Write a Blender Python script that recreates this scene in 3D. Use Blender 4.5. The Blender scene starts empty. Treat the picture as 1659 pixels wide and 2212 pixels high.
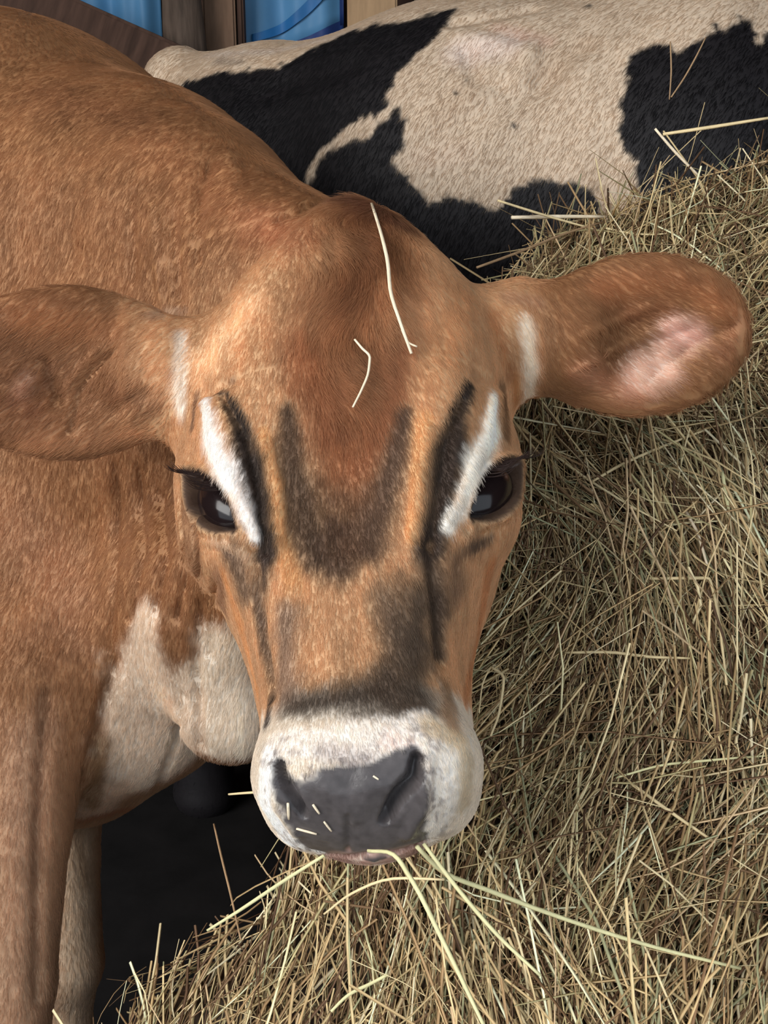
import bpy, bmesh, math, random
import numpy as np
from mathutils import Vector, Matrix
from mathutils.bvhtree import BVHTree

rng = np.random.default_rng(7)
random.seed(7)
R = math.radians
scene = bpy.context.scene
col = scene.collection

# ------------------------------------------------------------------ camera
FPX = 2600.0                       # focal length in pixels of the 1659 x 2212 frame
CAM = np.array([0.0, 0.0, 1.2])
PITCH = R(18)
RIGHT = np.array([1.0, 0, 0])
FWD = np.array([0, math.cos(PITCH), -math.sin(PITCH)])
UP = np.array([0, math.sin(PITCH), math.cos(PITCH)])
cd = bpy.data.cameras.new('camera')
cam = bpy.data.objects.new('camera', cd)
col.objects.link(cam)
cam.location = CAM
cam.rotation_euler = (math.pi / 2 - PITCH, 0, 0)
cd.sensor_fit = 'VERTICAL'
cd.sensor_height = 24
cd.lens = 24 * FPX / 2212
cd.clip_start = 0.02
scene.camera = cam

# ------------------------------------------------------------------ light
scene.view_settings.view_transform = 'Standard'
scene.view_settings.look = 'None'
scene.view_settings.gamma = 1
scene.view_settings.exposure = 0.72
scene.cycles.use_denoising = True
scene.cycles.use_adaptive_sampling = True
scene.cycles.adaptive_threshold = 0.045
scene.cycles.max_bounces = 5
scene.cycles.diffuse_bounces = 3
scene.cycles.glossy_bounces = 2
scene.cycles.caustics_reflective = False
scene.cycles.caustics_refractive = False
scene.cycles_curves.shape = 'RIBBONS'
scene.cycles_curves.subdivisions = 1
world = bpy.data.worlds.new('world')
scene.world = world
world.use_nodes = True
wb = world.node_tree.nodes['Background']
wb.inputs[0].default_value = (0.80, 0.90, 1.0, 1)
wb.inputs[1].default_value = 1.0


def area(name, loc, target, sx, sy, power, color):
    l = bpy.data.lights.new(name, 'AREA')
    l.shape = 'RECTANGLE'
    l.size, l.size_y, l.energy, l.color = sx, sy, power, color
    o = bpy.data.objects.new(name, l)
    col.objects.link(o)
    o.location = loc
    o.rotation_euler = (Vector(target) - Vector(loc)).to_track_quat('-Z', 'Y').to_euler()
    return o


# daylight through the open side of the barn, behind and left of the camera
area('daylight_opening', (-2.6, -1.1, 2.55), (0.0, 1.0, 0.85), 2.6, 2.0, 88, (1.0, 0.97, 0.93))


# ------------------------------------------------------------------ helpers
def P(px, py, d):
    """A point of the place at photo pixel (px, py), d metres in front of the lens."""
    return CAM + RIGHT * ((px - 829.5) / FPX * d) + UP * ((1106 - py) / FPX * d) + FWD * d


def ray(px, py):
    v = P(px, py, 1.0) - CAM
    return v / np.linalg.norm(v)


def tag(o, label=None, cat=None, group=None, kind=None):
    if label: o['label'] = label
    if cat: o['category'] = cat
    if group: o['group'] = group
    if kind: o['kind'] = kind
    return o


def empty(name, loc):
    o = bpy.data.objects.new(name, None)
    o.empty_display_size = 0.1
    col.objects.link(o)
    o.location = [float(c) for c in loc]
    return o


def link(name, me, mat=None, parent=None):
    o = bpy.data.objects.new(name, me)
    col.objects.link(o)
    if mat is not None:
        me.materials.clear()
        me.materials.append(mat)
    if parent is not None:
        o.parent = parent
        o.matrix_parent_inverse = Matrix.Translation(-Vector(parent.location))
    return o


def mesh_np(name, V, F, smooth=True):
    """Mesh from an (n,3) array and an (m,k) array of faces (all k-gons) or a list of such arrays."""
    Fs = F if isinstance(F, list) else [F]
    Fs = [np.asarray(f) for f in Fs if len(f)]
    me = bpy.data.meshes.new(name)
    me.vertices.add(len(V))
    me.vertices.foreach_set('co', np.ascontiguousarray(V, np.float32).ravel())
    loops = np.concatenate([f.ravel() for f in Fs]).astype(np.int32)
    sizes = np.concatenate([np.full(len(f), f.shape[1]) for f in Fs])
    starts = np.concatenate([[0], np.cumsum(sizes)[:-1]]).astype(np.int32)
    me.loops.add(len(loops))
    me.loops.foreach_set('vertex_index', loops)
    me.polygons.add(len(sizes))
    me.polygons.foreach_set('loop_start', starts)
    me.update(calc_edges=True)
    if smooth:
        me.polygons.foreach_set('use_smooth', np.ones(len(sizes), bool))
    return me


def set_color(me, C, name='Col'):
    a = me.color_attributes.new(name, 'FLOAT_COLOR', 'POINT')
    C4 = np.ones((len(C), 4), np.float32)
    C4[:, :3] = C
    a.data.foreach_set('color', C4.ravel())


def srgb(r, g, b):
    c = np.array([r, g, b], float) / 255
    return np.where(c <= .04045, c / 12.92, ((c + .055) / 1.055) ** 2.4)


def sstep(a, b, x):
    t = np.clip((x - a) / (b - a), 0, 1)
    return t * t * (3 - 2 * t)


def vnoise(Pn, scale, seed=0):
    """Cheap smooth value noise in -1..1."""
    q = Pn * scale + seed * 17.13
    i = np.floor(q).astype(np.int64)
    f = q - i
    f = f * f * (3 - 2 * f)
    out = np.zeros(len(q))
    for dx in (0, 1):
        for dy in (0, 1):
            for dz in (0, 1):
                h = (i[:, 0] + dx) * 374761393 + (i[:, 1] + dy) * 668265263 + (i[:, 2] + dz) * 2147483647 + seed * 974711
                h = (h ^ (h >> 13)) * 1274126177
                h = ((h ^ (h >> 16)) & 0xffff) / 32767.5 - 1
                w = (f[:, 0] if dx else 1 - f[:, 0]) * (f[:, 1] if dy else 1 - f[:, 1]) * (f[:, 2] if dz else 1 - f[:, 2])
                out += w * h
    return out


# ------------------------------------------------------------------ materials
def new_mat(name, base=(0.5, 0.5, 0.5), rough=0.7, spec=0.3):
    m = bpy.data.materials.new(name)
    m.use_nodes = True
    b = m.node_tree.nodes['Principled BSDF']
    b.inputs['Base Color'].default_value = (*base, 1)
    b.inputs['Roughness'].default_value = rough
    b.inputs['Specular IOR Level'].default_value = spec
    return m, m.node_tree, b


def attr_mat(name, rough=0.7, spec=0.25, noise=0.15, nscale=60, sheen=0.0, bump=0.0, stretch=(1, 1, 1), wet=False):
    """Colour from the mesh attribute Col, broken up by procedural noise."""
    m, nt, b = new_mat(name, rough=rough, spec=spec)
    a = nt.nodes.new('ShaderNodeAttribute'); a.attribute_name = 'Col'
    tc = nt.nodes.new('ShaderNodeTexCoord')
    mp = nt.nodes.new('ShaderNodeMapping'); mp.inputs['Scale'].default_value = stretch
    n = nt.nodes.new('ShaderNodeTexNoise'); n.inputs['Scale'].default_value = nscale
    n.inputs['Detail'].default_value = 4
    mr = nt.nodes.new('ShaderNodeMapRange')
    mr.inputs['From Min'].default_value = 0.3; mr.inputs['From Max'].default_value = 0.7
    mr.inputs['To Min'].default_value = 1 - noise; mr.inputs['To Max'].default_value = 1 + noise
    mx = nt.nodes.new('ShaderNodeVectorMath'); mx.operation = 'SCALE'
    L = nt.links.new
    L(tc.outputs['Object'], mp.inputs['Vector']); L(mp.outputs[0], n.inputs['Vector'])
    L(n.outputs['Fac'], mr.inputs['Value']); L(a.outputs['Color'], mx.inputs[0])
    L(mr.outputs[0], mx.inputs['Scale']); L(mx.outputs[0], b.inputs['Base Color'])
    b.inputs['Sheen Weight'].default_value = sheen
    if wet:
        g = nt.nodes.new('ShaderNodeAttribute'); g.attribute_name = 'Wet'
        m2 = nt.nodes.new('ShaderNodeMapRange')
        m2.inputs['To Min'].default_value = rough; m2.inputs['To Max'].default_value = 0.27
        L(g.outputs['Fac'], m2.inputs['Value']); L(m2.outputs[0], b.inputs['Roughness'])
    if bump:
        bp = nt.nodes.new('ShaderNodeBump'); bp.inputs['Strength'].default_value = bump
        bp.inputs['Distance'].default_value = 0.002
        L(n.outputs['Fac'], bp.inputs['Height']); L(bp.outputs[0], b.inputs['Normal'])
    return m


MAT = {}
MAT['coat'] = attr_mat('coat', rough=0.62, spec=0.25, noise=0.12, nscale=160, bump=0.25, wet=True)
MAT['hair'] = attr_mat('hair', rough=0.5, spec=0.3, noise=0.0)
_nt = MAT['hair'].node_tree                      # thin hairs let some light through
_tr = _nt.nodes.new('ShaderNodeBsdfTranslucent'); _mx = _nt.nodes.new('ShaderNodeMixShader'); _mx.inputs[0].default_value = .45
_at = _nt.nodes.new('ShaderNodeAttribute'); _at.attribute_name = 'Col'
_nt.links.new(_at.outputs['Color'], _tr.inputs['Color'])
_nt.links.new(_nt.nodes['Principled BSDF'].outputs[0], _mx.inputs[1]); _nt.links.new(_tr.outputs[0], _mx.inputs[2])
_nt.links.new(_mx.outputs[0], _nt.nodes['Material Output'].inputs['Surface'])
MAT['hay'] = attr_mat('hay', rough=0.6, spec=0.3, noise=0.12, nscale=90)
MAT['eye'], _, _b = new_mat('eye', (0.012, 0.007, 0.007), 0.15, 0.35)
MAT['lash'], _, _ = new_mat('lash', (0.012, 0.008, 0.007), 0.5, 0.3)


# ------------------------------------------------------------------ implicit bodies
def smin(a, b, k):
    h = np.clip(0.5 + 0.5 * (b - a) / k, 0, 1)
    return b + (a - b) * h - k * h * (1 - h)


def cone(p, a, b, ra, rb):
    """Round cone between two points; a single sphere when b is None."""
    if b is None:
        return np.sqrt(((p - a) ** 2).sum(1)) - ra
    ba = b - a
    t = np.clip(((p - a) @ ba) / (ba @ ba), 0, 1)
    q = p - a - t[:, None] * ba
    return np.sqrt((q * q).sum(1)) - (ra + (rb - ra) * t)


def ellipsoid(p, c, axes, rad):
    q = ((p - c) @ np.asarray(axes).T) / rad
    k0 = np.sqrt((q * q).sum(1)) + 1e-9
    k1 = np.sqrt(((q / rad) ** 2).sum(1)) + 1e-9
    return k0 * (k0 - 1) / k1


def pchip(xs, ys):
    xs = np.asarray(xs, float); ys = np.asarray(ys, float)
    h = np.diff(xs); dl = np.diff(ys) / h
    m = np.zeros(len(xs))
    for i in range(1, len(xs) - 1):
        if dl[i - 1] * dl[i] > 0:
            w1 = 2 * h[i] + h[i - 1]; w2 = h[i] + 2 * h[i - 1]
            m[i] = (w1 + w2) / (w1 / dl[i - 1] + w2 / dl[i])
    m[0], m[-1] = dl[0], dl[-1]

    def f(x):
        x = np.clip(x, xs[0], xs[-1])
        i = np.clip(np.searchsorted(xs, x) - 1, 0, len(xs) - 2)
        t = (x - xs[i]) / h[i]
        t2, t3 = t * t, t * t * t
        return ((2 * t3 - 3 * t2 + 1) * ys[i] + (t3 - 2 * t2 + t) * h[i] * m[i]
                + (-2 * t3 + 3 * t2) * ys[i + 1] + (t3 - t2) * h[i] * m[i + 1])
    return f


import time
T0 = time.time()
def tick(m): print('TICK %-16s %.1f' % (m, time.time() - T0))


def surface_nets(f, lo, hi, h):
    """Quads of the zero surface of f on a grid of step h; only cells near the surface are evaluated finely."""
    lo = np.asarray(lo, float); hi = np.asarray(hi, float)
    B = 6
    nb = np.ceil((hi - lo) / (h * B)).astype(int)
    n = nb * B + 1
    cx = [lo[i] + (np.arange(nb[i]) + .5) * h * B for i in range(3)]
    G = np.stack(np.meshgrid(*cx, indexing='ij'), -1).reshape(-1, 3)
    fc = f(G).reshape(nb)
    act = np.abs(fc) < h * B * 1.35 + 0.012
    F = np.ones(n, np.float32)
    sgn = np.where(fc < 0, -1, 1).astype(np.float32)
    F[:-1, :-1, :-1] = np.repeat(np.repeat(np.repeat(sgn, B, 0), B, 1), B, 2)
    m = np.zeros(n, bool)
    a = np.repeat(np.repeat(np.repeat(act, B, 0), B, 1), B, 2)
    for dx in (0, 1):
        for dy in (0, 1):
            for dz in (0, 1):
                m[dx:dx + a.shape[0], dy:dy + a.shape[1], dz:dz + a.shape[2]] |= a
    I = np.argwhere(m)
    vals = np.empty(len(I), np.float32)
    for s in range(0, len(I), 400000):
        vals[s:s + 400000] = f(lo + I[s:s + 400000] * h)
    F[m] = vals
    S = F < 0
    c = np.zeros(tuple(n - 1), np.uint8)
    for dx in (0, 1):
        for dy in (0, 1):
            for dz in (0, 1):
                c += S[dx:n[0] - 1 + dx, dy:n[1] - 1 + dy, dz:n[2] - 1 + dz]
    mixed = (c > 0) & (c < 8)
    cells = np.argwhere(mixed)
    idx = -np.ones(tuple(n - 1), np.int32)
    idx[mixed] = np.arange(len(cells))
    acc = np.zeros((len(cells), 3)); cnt = np.zeros(len(cells))
    corners = [(x, y, z) for x in (0, 1) for y in (0, 1) for z in (0, 1)]
    for i, ca in enumerate(corners):
        for cb in corners[i + 1:]:
            if sum(abs(ca[k] - cb[k]) for k in range(3)) != 1: continue
            va = F[cells[:, 0] + ca[0], cells[:, 1] + ca[1], cells[:, 2] + ca[2]]
            vb = F[cells[:, 0] + cb[0], cells[:, 1] + cb[1], cells[:, 2] + cb[2]]
            x = (va < 0) != (vb < 0)
            t = np.where(x, va / np.where(x, va - vb, 1), 0)[:, None]
            acc += np.where(x[:, None], np.array(ca) + t * (np.array(cb) - np.array(ca)), 0)
            cnt += x
    V = lo + (cells + acc / cnt[:, None]) * h
    quads = []
    for ax in range(3):
        u, v = (ax + 1) % 3, (ax + 2) % 3
        s0 = [slice(None)] * 3; s1 = [slice(None)] * 3
        s0[ax] = slice(0, -1); s1[ax] = slice(1, None)
        A, Bv = S[tuple(s0)], S[tuple(s1)]
        E = np.argwhere(A != Bv)
        E = E[(E[:, u] > 0) & (E[:, v] > 0) & (E[:, u] < n[u] - 1) & (E[:, v] < n[v] - 1)]
        inside = A[E[:, 0], E[:, 1], E[:, 2]]
        q = []
        for du, dv in ((-1, -1), (0, -1), (0, 0), (-1, 0)):
            g = E.copy(); g[:, u] += du; g[:, v] += dv
            q.append(idx[g[:, 0], g[:, 1], g[:, 2]])
        q = np.stack(q, 1)
        q[~inside] = q[~inside][:, ::-1]
        quads.append(q)
    return V, np.concatenate(quads)


def grad(f, V, e=0.0006):
    g = np.zeros_like(V)
    for d in ((1, -1, -1), (-1, -1, 1), (-1, 1, -1), (1, 1, 1)):
        d = np.array(d, float)
        g += f(V + d * e)[:, None] * d
    return g / (4 * e)


def project(f, V, it=3, lim=0.004, first=0):
    if first:                                  # the verts before first already lie on the surface
        return np.concatenate([V[:first], project(f, V[first:], it, lim)])
    for _ in range(it):
        v = f(V); g = grad(f, V)
        s = -v / np.maximum((g * g).sum(1), 0.05)
        st = g * s[:, None]
        L = np.sqrt((st * st).sum(1))
        st *= np.minimum(1, lim / np.maximum(L, 1e-9))[:, None]
        V = V + st
    return V


def refine(V, F, mask_fn):
    """Split the faces whose centre passes mask_fn into four."""
    me = mesh_np('tmp', V, F)
    bm = bmesh.new(); bm.from_mesh(me); bpy.data.meshes.remove(me)
    bm.verts.ensure_lookup_table(); bm.faces.ensure_lookup_table()
    C = np.array([f.calc_center_median() for f in bm.faces])
    sel = mask_fn(C)
    edges = {e for f, s in zip(bm.faces, sel) if s for e in f.edges}
    bmesh.ops.subdivide_edges(bm, edges=list(edges), cuts=1, use_grid_fill=True)
    me = bpy.data.meshes.new('tmp'); bm.to_mesh(me); bm.free()
    Vn = np.empty(len(me.vertices) * 3); me.vertices.foreach_get('co', Vn)
    Fl = {}
    loops = np.empty(len(me.loops), np.int32); me.loops.foreach_get('vertex_index', loops)
    ls = np.empty(len(me.polygons), np.int32); me.polygons.foreach_get('loop_start', ls)
    lt = np.empty(len(me.polygons), np.int32); me.polygons.foreach_get('loop_total', lt)
    out = []
    for k in np.unique(lt):
        s = ls[lt == k]
        out.append(loops[s[:, None] + np.arange(k)])
    bpy.data.meshes.remove(me)
    return Vn.reshape(-1, 3), out


def vert_normals(V, Fs):
    N = np.zeros_like(V)
    for F in Fs:
        a, b, c = V[F[:, 0]], V[F[:, 1]], V[F[:, 2]]
        n = np.cross(b - a, c - a)
        if F.shape[1] > 3:
            n = n + np.cross(c - a, V[F[:, 3]] - a)
        for k in range(F.shape[1]):
            np.add.at(N, F[:, k], n)
    return N / np.maximum(np.sqrt((N * N).sum(1)), 1e-12)[:, None]


# ------------------------------------------------------------------ the jersey cow
HPHI, HYAW, HROLL = R(25), R(5), R(-4)
H0 = P(735, 1090, 0.82)                       # middle of the face between the eyes
_eX = RIGHT.copy()
_eZ = math.cos(HPHI) * UP + math.sin(HPHI) * FWD
_eY = -math.sin(HPHI) * UP + math.cos(HPHI) * FWD
_eX, _eZ = math.cos(HROLL) * _eX - math.sin(HROLL) * _eZ, math.sin(HROLL) * _eX + math.cos(HROLL) * _eZ
_eX, _eY = math.cos(HYAW) * _eX - math.sin(HYAW) * _eY, math.cos(HYAW) * _eY + math.sin(HYAW) * _eX
HM = np.stack([_eX, _eY, _eZ])                # rows: across, into the head, up the face


def to_head(p): return (p - H0) @ HM.T
def from_head(q): return np.asarray(q) @ HM + H0


hz = [-.226, -.222, -.212, -.194, -.172, -.150, -.128, -.10, -.07, -.04, 0, .04, .10, .16, .205, .24, .272, .296, .304]
h_w = pchip(hz, [.004, .020, .042, .058, .0645, .0640, .064, .069, .081, .097, .113, .123, .127, .117, .098, .073, .046, .020, .004])
h_f = pchip(hz, [.038, .026, .010, -.008, -.013, -.010, -.004, -.001, 0, 0, 0, -.003, -.009, -.010, -.004, .008, .024, .044, .056])
h_b = pchip(hz, [.046, .060, .082, .098, .105, .110, .118, .135, .165, .195, .215, .22, .21, .19, .17, .15, .13, .10, .062])


CHIN_A, CHIN_B = np.array([0, .050, -.2035]), np.array([.014, .053, -.200])


def head_f(q):
    """Skull and muzzle: a loft along the face, flat in front and round behind."""
    z = q[:, 2]
    q = q.copy(); q[:, 0] -= .085 * np.maximum(z - .10, 0) + .004 * sstep(-.08, -.18, z)
    w, yf, yb = h_w(z), h_f(z), h_b(z)
    D = yb - yf
    yc = yf + D * 0.46
    s = (q[:, 1] - yc) / np.where(q[:, 1] < yc, D * 0.46, D * 0.54)
    n = np.where(s < 0, 2.5, 2.1)
    rho = (np.abs(q[:, 0] / w) ** n + np.abs(s) ** n) ** (1 / n)
    f = (rho - 1) * np.minimum(w, D * .46)
    over = np.maximum(np.maximum(z - hz[-1], hz[0] - z), 0)
    f = np.sqrt(np.maximum(f, 0) ** 2 + over ** 2) + np.minimum(f, 0)
    # orbits, brow, cheek and lower jaw
    ax = np.abs(q[:, 0])
    qa = np.stack([ax, q[:, 1], z], 1)
    f = smin(f, cone(qa, np.array([.088, .058, .012]), np.array([.092, .066, .055]), .033, .030), .030)
    f = smin(f, cone(qa, np.array([.062, .020, -.02]), np.array([.070, .026, .075]), .016, .022), .03)
    f = smin(f, cone(qa, np.array([.042, .12, -.02]), np.array([.031, .075, -.145]), .043, .034), .03)
    # swelling of the upper lips beside the nose pad
    f = smin(f, cone(qa, np.array([.038, .030, -.176]), np.array([.036, .050, -.186]), .034, .034), .020)
    # chin
    f = smin(f, cone(qa, CHIN_A, CHIN_B, .024, .026), .010)
    f = smin(f, cone(q, np.array([0, .058, -.198]), np.array([0, .09, -.165]), .026, .032), .02)
    return f


def ear_axes(dir_, up_):
    x = dir_ / np.linalg.norm(dir_)
    z = up_ - (up_ @ x) * x; z /= np.linalg.norm(z)
    return np.stack([x, np.cross(z, x), z])


EAR_R = dict(rb=.046, c=P(1388, 727, .975), ax=ear_axes(RIGHT * 1 + UP * .05 + FWD * .10, UP - FWD * .25), base=P(1120, 730, .975))
EAR_L = dict(rb=.034, c=P(146, 806, .925), ax=ear_axes(-RIGHT + UP * -.04 - FWD * .16, UP - FWD * .15), base=P(425, 800, .965))


def ear_f(p, E):
    q = (p - E['c']) @ E['ax'].T
    L, W, T = .092, .066, .017
    body = ellipsoid(p, E['c'], E['ax'], np.array([L, T, W]))
    side = np.sign(E['ax'][1] @ FWD)           # which way local y points
    dent = ellipsoid(p, E['c'] - E['ax'][1] * side * .0235 + E['ax'][0] * .008, E['ax'], np.array([L * .78, .020, W * .72]))
    f = -smin(-body, dent, .010)
    f = smin(f, cone(p, E['base'], E['c'] - E['ax'][0] * L * .72, E['rb'], .034), .03)
    return f


def S(px, py, d, rpx): return P(px, py, d), rpx * d / FPX


J_THORAX = P(-40, 640, 1.52)
J_BODY = [  # (a, ra, b, rb, k) smooth union in this order
    (*S(-20, 615, 1.50, 560), J_THORAX + np.array([-.45, .28, -.06]), .345, .02),
    (J_THORAX + np.array([-.45, .28, -.06]), .345, J_THORAX + np.array([-1.1, .66, .02]), .29, .10),
    (*S(700, 660, 1.06, 205), *S(430, 540, 1.19, 228), .05),
    (*S(400, 520, 1.21, 240), *S(10, 630, 1.50, 545), .05),
    (*S(300, 505, 1.31, 305), *S(280, 600, 1.33, 320), .07),
    (*S(690, 880, 1.07, 220), *S(350, 930, 1.27, 370), .06),
    (*S(350, 930, 1.27, 370), *S(0, 940, 1.47, 500), .05),
    (*S(660, 1120, 1.02, 170), *S(470, 1270, 1.12, 190), .05),
    (*S(470, 1270, 1.12, 190), *S(250, 1380, 1.28, 300), .04),
    (*S(510, 1250, 1.09, 110), *S(500, 1530, 1.12, 118), .03),
    (*S(265, 1430, 1.27, 275), *S(150, 1480, 1.32, 300), .03),
    (*S(40, 1120, 1.24, 230), *S(70, 1430, 1.17, 170), .06),
    (*S(65, 1430, 1.17, 165), *S(30, 1800, 1.14, 116), .03),
    (*S(30, 1800, 1.14, 116), *S(18, 2120, 1.14, 98), .008),
    (*S(18, 2120, 1.14, 98), *S(12, 2560, 1.12, 62), .008),
    (*S(110, 1560, 1.36, 130), *S(120, 1850, 1.36, 90), .02),
    (*S(120, 1850, 1.36, 90), *S(134, 2080, 1.36, 86), .008),
]


def leg(a, knee, foot, r, k=.008):
    return [(a, r[0], knee, r[1], k), (knee, r[1], foot + np.array([0, 0, .06]), r[2], .008),
            (foot + np.array([0, 0, .07]), r[2], foot + np.array([0, 0, .03]), r[3], .008)]


_f1 = P(12, 2560, 1.12); _f2 = P(134, 2080, 1.36)
J_BODY += leg(_f1, np.array([_f1[0], _f1[1], .24]), np.array([_f1[0] + .01, _f1[1] - .03, 0]), (.027, .026, .03, .045))
J_BODY += leg(_f2, np.array([_f2[0], _f2[1], .22]), np.array([_f2[0] + .02, _f2[1] - .03, 0]), (.044, .026, .03, .045))
_rp = J_THORAX + np.array([-1.1, .66, .02])
for _s in (-1, 1):
    _o = np.array([.10, .17, 0]) * _s
    J_BODY += leg(_rp + _o + np.array([0, 0, -.15]), np.array([_rp[0] - .12 + _o[0], _rp[1] + .06 + _o[1], .45]),
                  np.array([_rp[0] - .06 + _o[0], _rp[1] + .03 + _o[1], 0]), (.16, .05, .034, .048), .05)


def body_union(p, parts):
    f = np.full(len(p), 1.0)
    for a, ra, b, rb, k in parts:
        m = max(ra, rb) + .2
        lo, hi = np.minimum(a, b) - m, np.maximum(a, b) + m
        i = np.flatnonzero(((p > lo) & (p < hi)).all(1))
        if len(i):
            f[i] = smin(f[i], cone(p[i], a, b, ra, rb), k)
    return f


def jersey_f(p):
    f = body_union(p, J_BODY)
    q = to_head(p)
    near = (np.abs(q[:, 0]) < .42) & (q[:, 1] > -.15) & (q[:, 1] < .35) & (np.abs(q[:, 2]) < .42)
    if near.any():
        g = f[near]
        g = smin(g, head_f(q[near]), .022)
        for E in (EAR_R, EAR_L):
            g = smin(g, ear_f(p[near], E), .035)
        f = f.copy(); f[near] = g
    return f


V, F = surface_nets(jersey_f, (-2.05, .45, -.02), (.36, 2.75, 1.42), .007)
print('jersey base', len(V))
tick('nets')
V = project(jersey_f, V, 1)
tick('proj')
hm = lambda C: ((np.abs(to_head(C)[:, 0]) < .32) & (to_head(C)[:, 1] < .13) & (np.abs(to_head(C)[:, 2]) < .31))
n0 = len(V)
V, F = refine(V, F, hm)
V = project(jersey_f, V, 2, first=n0)
tick('ref1')
hm2 = lambda C: ((np.abs(to_head(C)[:, 0]) < .14) & (to_head(C)[:, 1] < .10) & (np.abs(to_head(C)[:, 2] + .08) < .19))
n0 = len(V)
V, F = refine(V, F, hm2)
V = project(jersey_f, V, 2, first=n0)
tick('ref2')
print('jersey fine', len(V))


def bvh_of(V, Fs):
    tris = []
    for Fk in Fs:
        for k in range(1, Fk.shape[1] - 1):
            tris.append(Fk[:, [0, k, k + 1]])
    return BVHTree.FromPolygons([tuple(v) for v in V.tolist()], np.concatenate(tris).tolist())


def hit(tree, px, py):
    h = tree.ray_cast(Vector(CAM), Vector(ray(px, py)))
    return None if h[0] is None else (np.array(h[0]), np.array(h[1]))


def curve_on(tree, pts, step=14):
    """Points on the skin under a polyline, and the depth scale there."""
    out = []
    for (x0, y0), (x1, y1) in zip(pts[:-1], pts[1:]):
        n = max(1, int(math.hypot(x1 - x0, y1 - y0) / step))
        for t in np.arange(n) / n:
            out.append((x0 + (x1 - x0) * t, y0 + (y1 - y0) * t))
    out.append(pts[-1])
    A = np.array([h[0] for h in (hit(tree, *o) for o in out) if h is not None])
    if len(A):                                # keep to one layer of skin
        dz = (A - CAM) @ FWD
        A = A[dz < np.median(dz) + .10]
    return A


def seg_dist(Vs, C, rad):
    """Distance from verts to a 3-D polyline, in units of its (interpolated) radius."""
    best = np.full(len(Vs), 9.0)
    if len(C) == 1:
        return np.sqrt(((Vs - C[0]) ** 2).sum(1)) / rad[0]
    for a, b, ra, rb in zip(C[:-1], C[1:], rad[:-1], rad[1:]):
        ab = b - a
        t = np.clip(((Vs - a) @ ab) / max(ab @ ab, 1e-12), 0, 1)
        d = np.sqrt(((Vs - a - t[:, None] * ab) ** 2).sum(1)) / (ra + (rb - ra) * t)
        best = np.minimum(best, d)
    return best


def stroke_w(V, tree, pts, rpx, soft, rough=0.0):
    """0..1 weight of a stroke on every vert: 1 on the line, 0 beyond its radius."""
    if isinstance(pts, tuple): pts = [pts]
    C = curve_on(tree, pts)
    if len(C) == 0:
        print('MISS', pts)
        return np.zeros(len(V))
    depth = (C - CAM) @ FWD
    if isinstance(rpx, (tuple, list)):
        rp = np.interp(np.linspace(0, 1, len(C)), np.linspace(0, 1, len(rpx)), rpx)
    else:
        rp = np.full(len(C), float(rpx))
    rad = rp * depth / FPX
    m = rad.max() * 1.3
    i = np.flatnonzero(((V > C.min(0) - m) & (V < C.max(0) + m)).all(1))
    w = np.zeros(len(V))
    if len(i):
        sdn = seg_dist(V[i], C, rad)
        if rough:
            sdn = sdn + rough * (vnoise(V[i], 130, 51) * .6 + vnoise(V[i], 45, 52) * .7) * np.clip(sdn, 0, 1)
        w[i] = 1 - sstep(1 - soft, 1.0, sdn)
    return w


def in_poly(X, Y, poly):
    poly = np.asarray(poly, float)
    c = np.zeros(len(X), bool)
    dist = np.full(len(X), 9.0)
    for (x0, y0), (x1, y1) in zip(poly, np.roll(poly, -1, 0)):
        if y0 != y1:
            c ^= ((y0 > Y) != (y1 > Y)) & (X < (x1 - x0) * (Y - y0) / (y1 - y0) + x0)
        dx, dy = x1 - x0, y1 - y0
        t = np.clip(((X - x0) * dx + (Y - y0) * dy) / max(dx * dx + dy * dy, 1e-12), 0, 1)
        dist = np.minimum(dist, np.hypot(X - x0 - t * dx, Y - y0 - t * dy))
    return np.where(c, -dist, dist)           # signed distance, negative inside


tree = bvh_of(V, F)
tick('bvh')
N = vert_normals(V, F)

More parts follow.
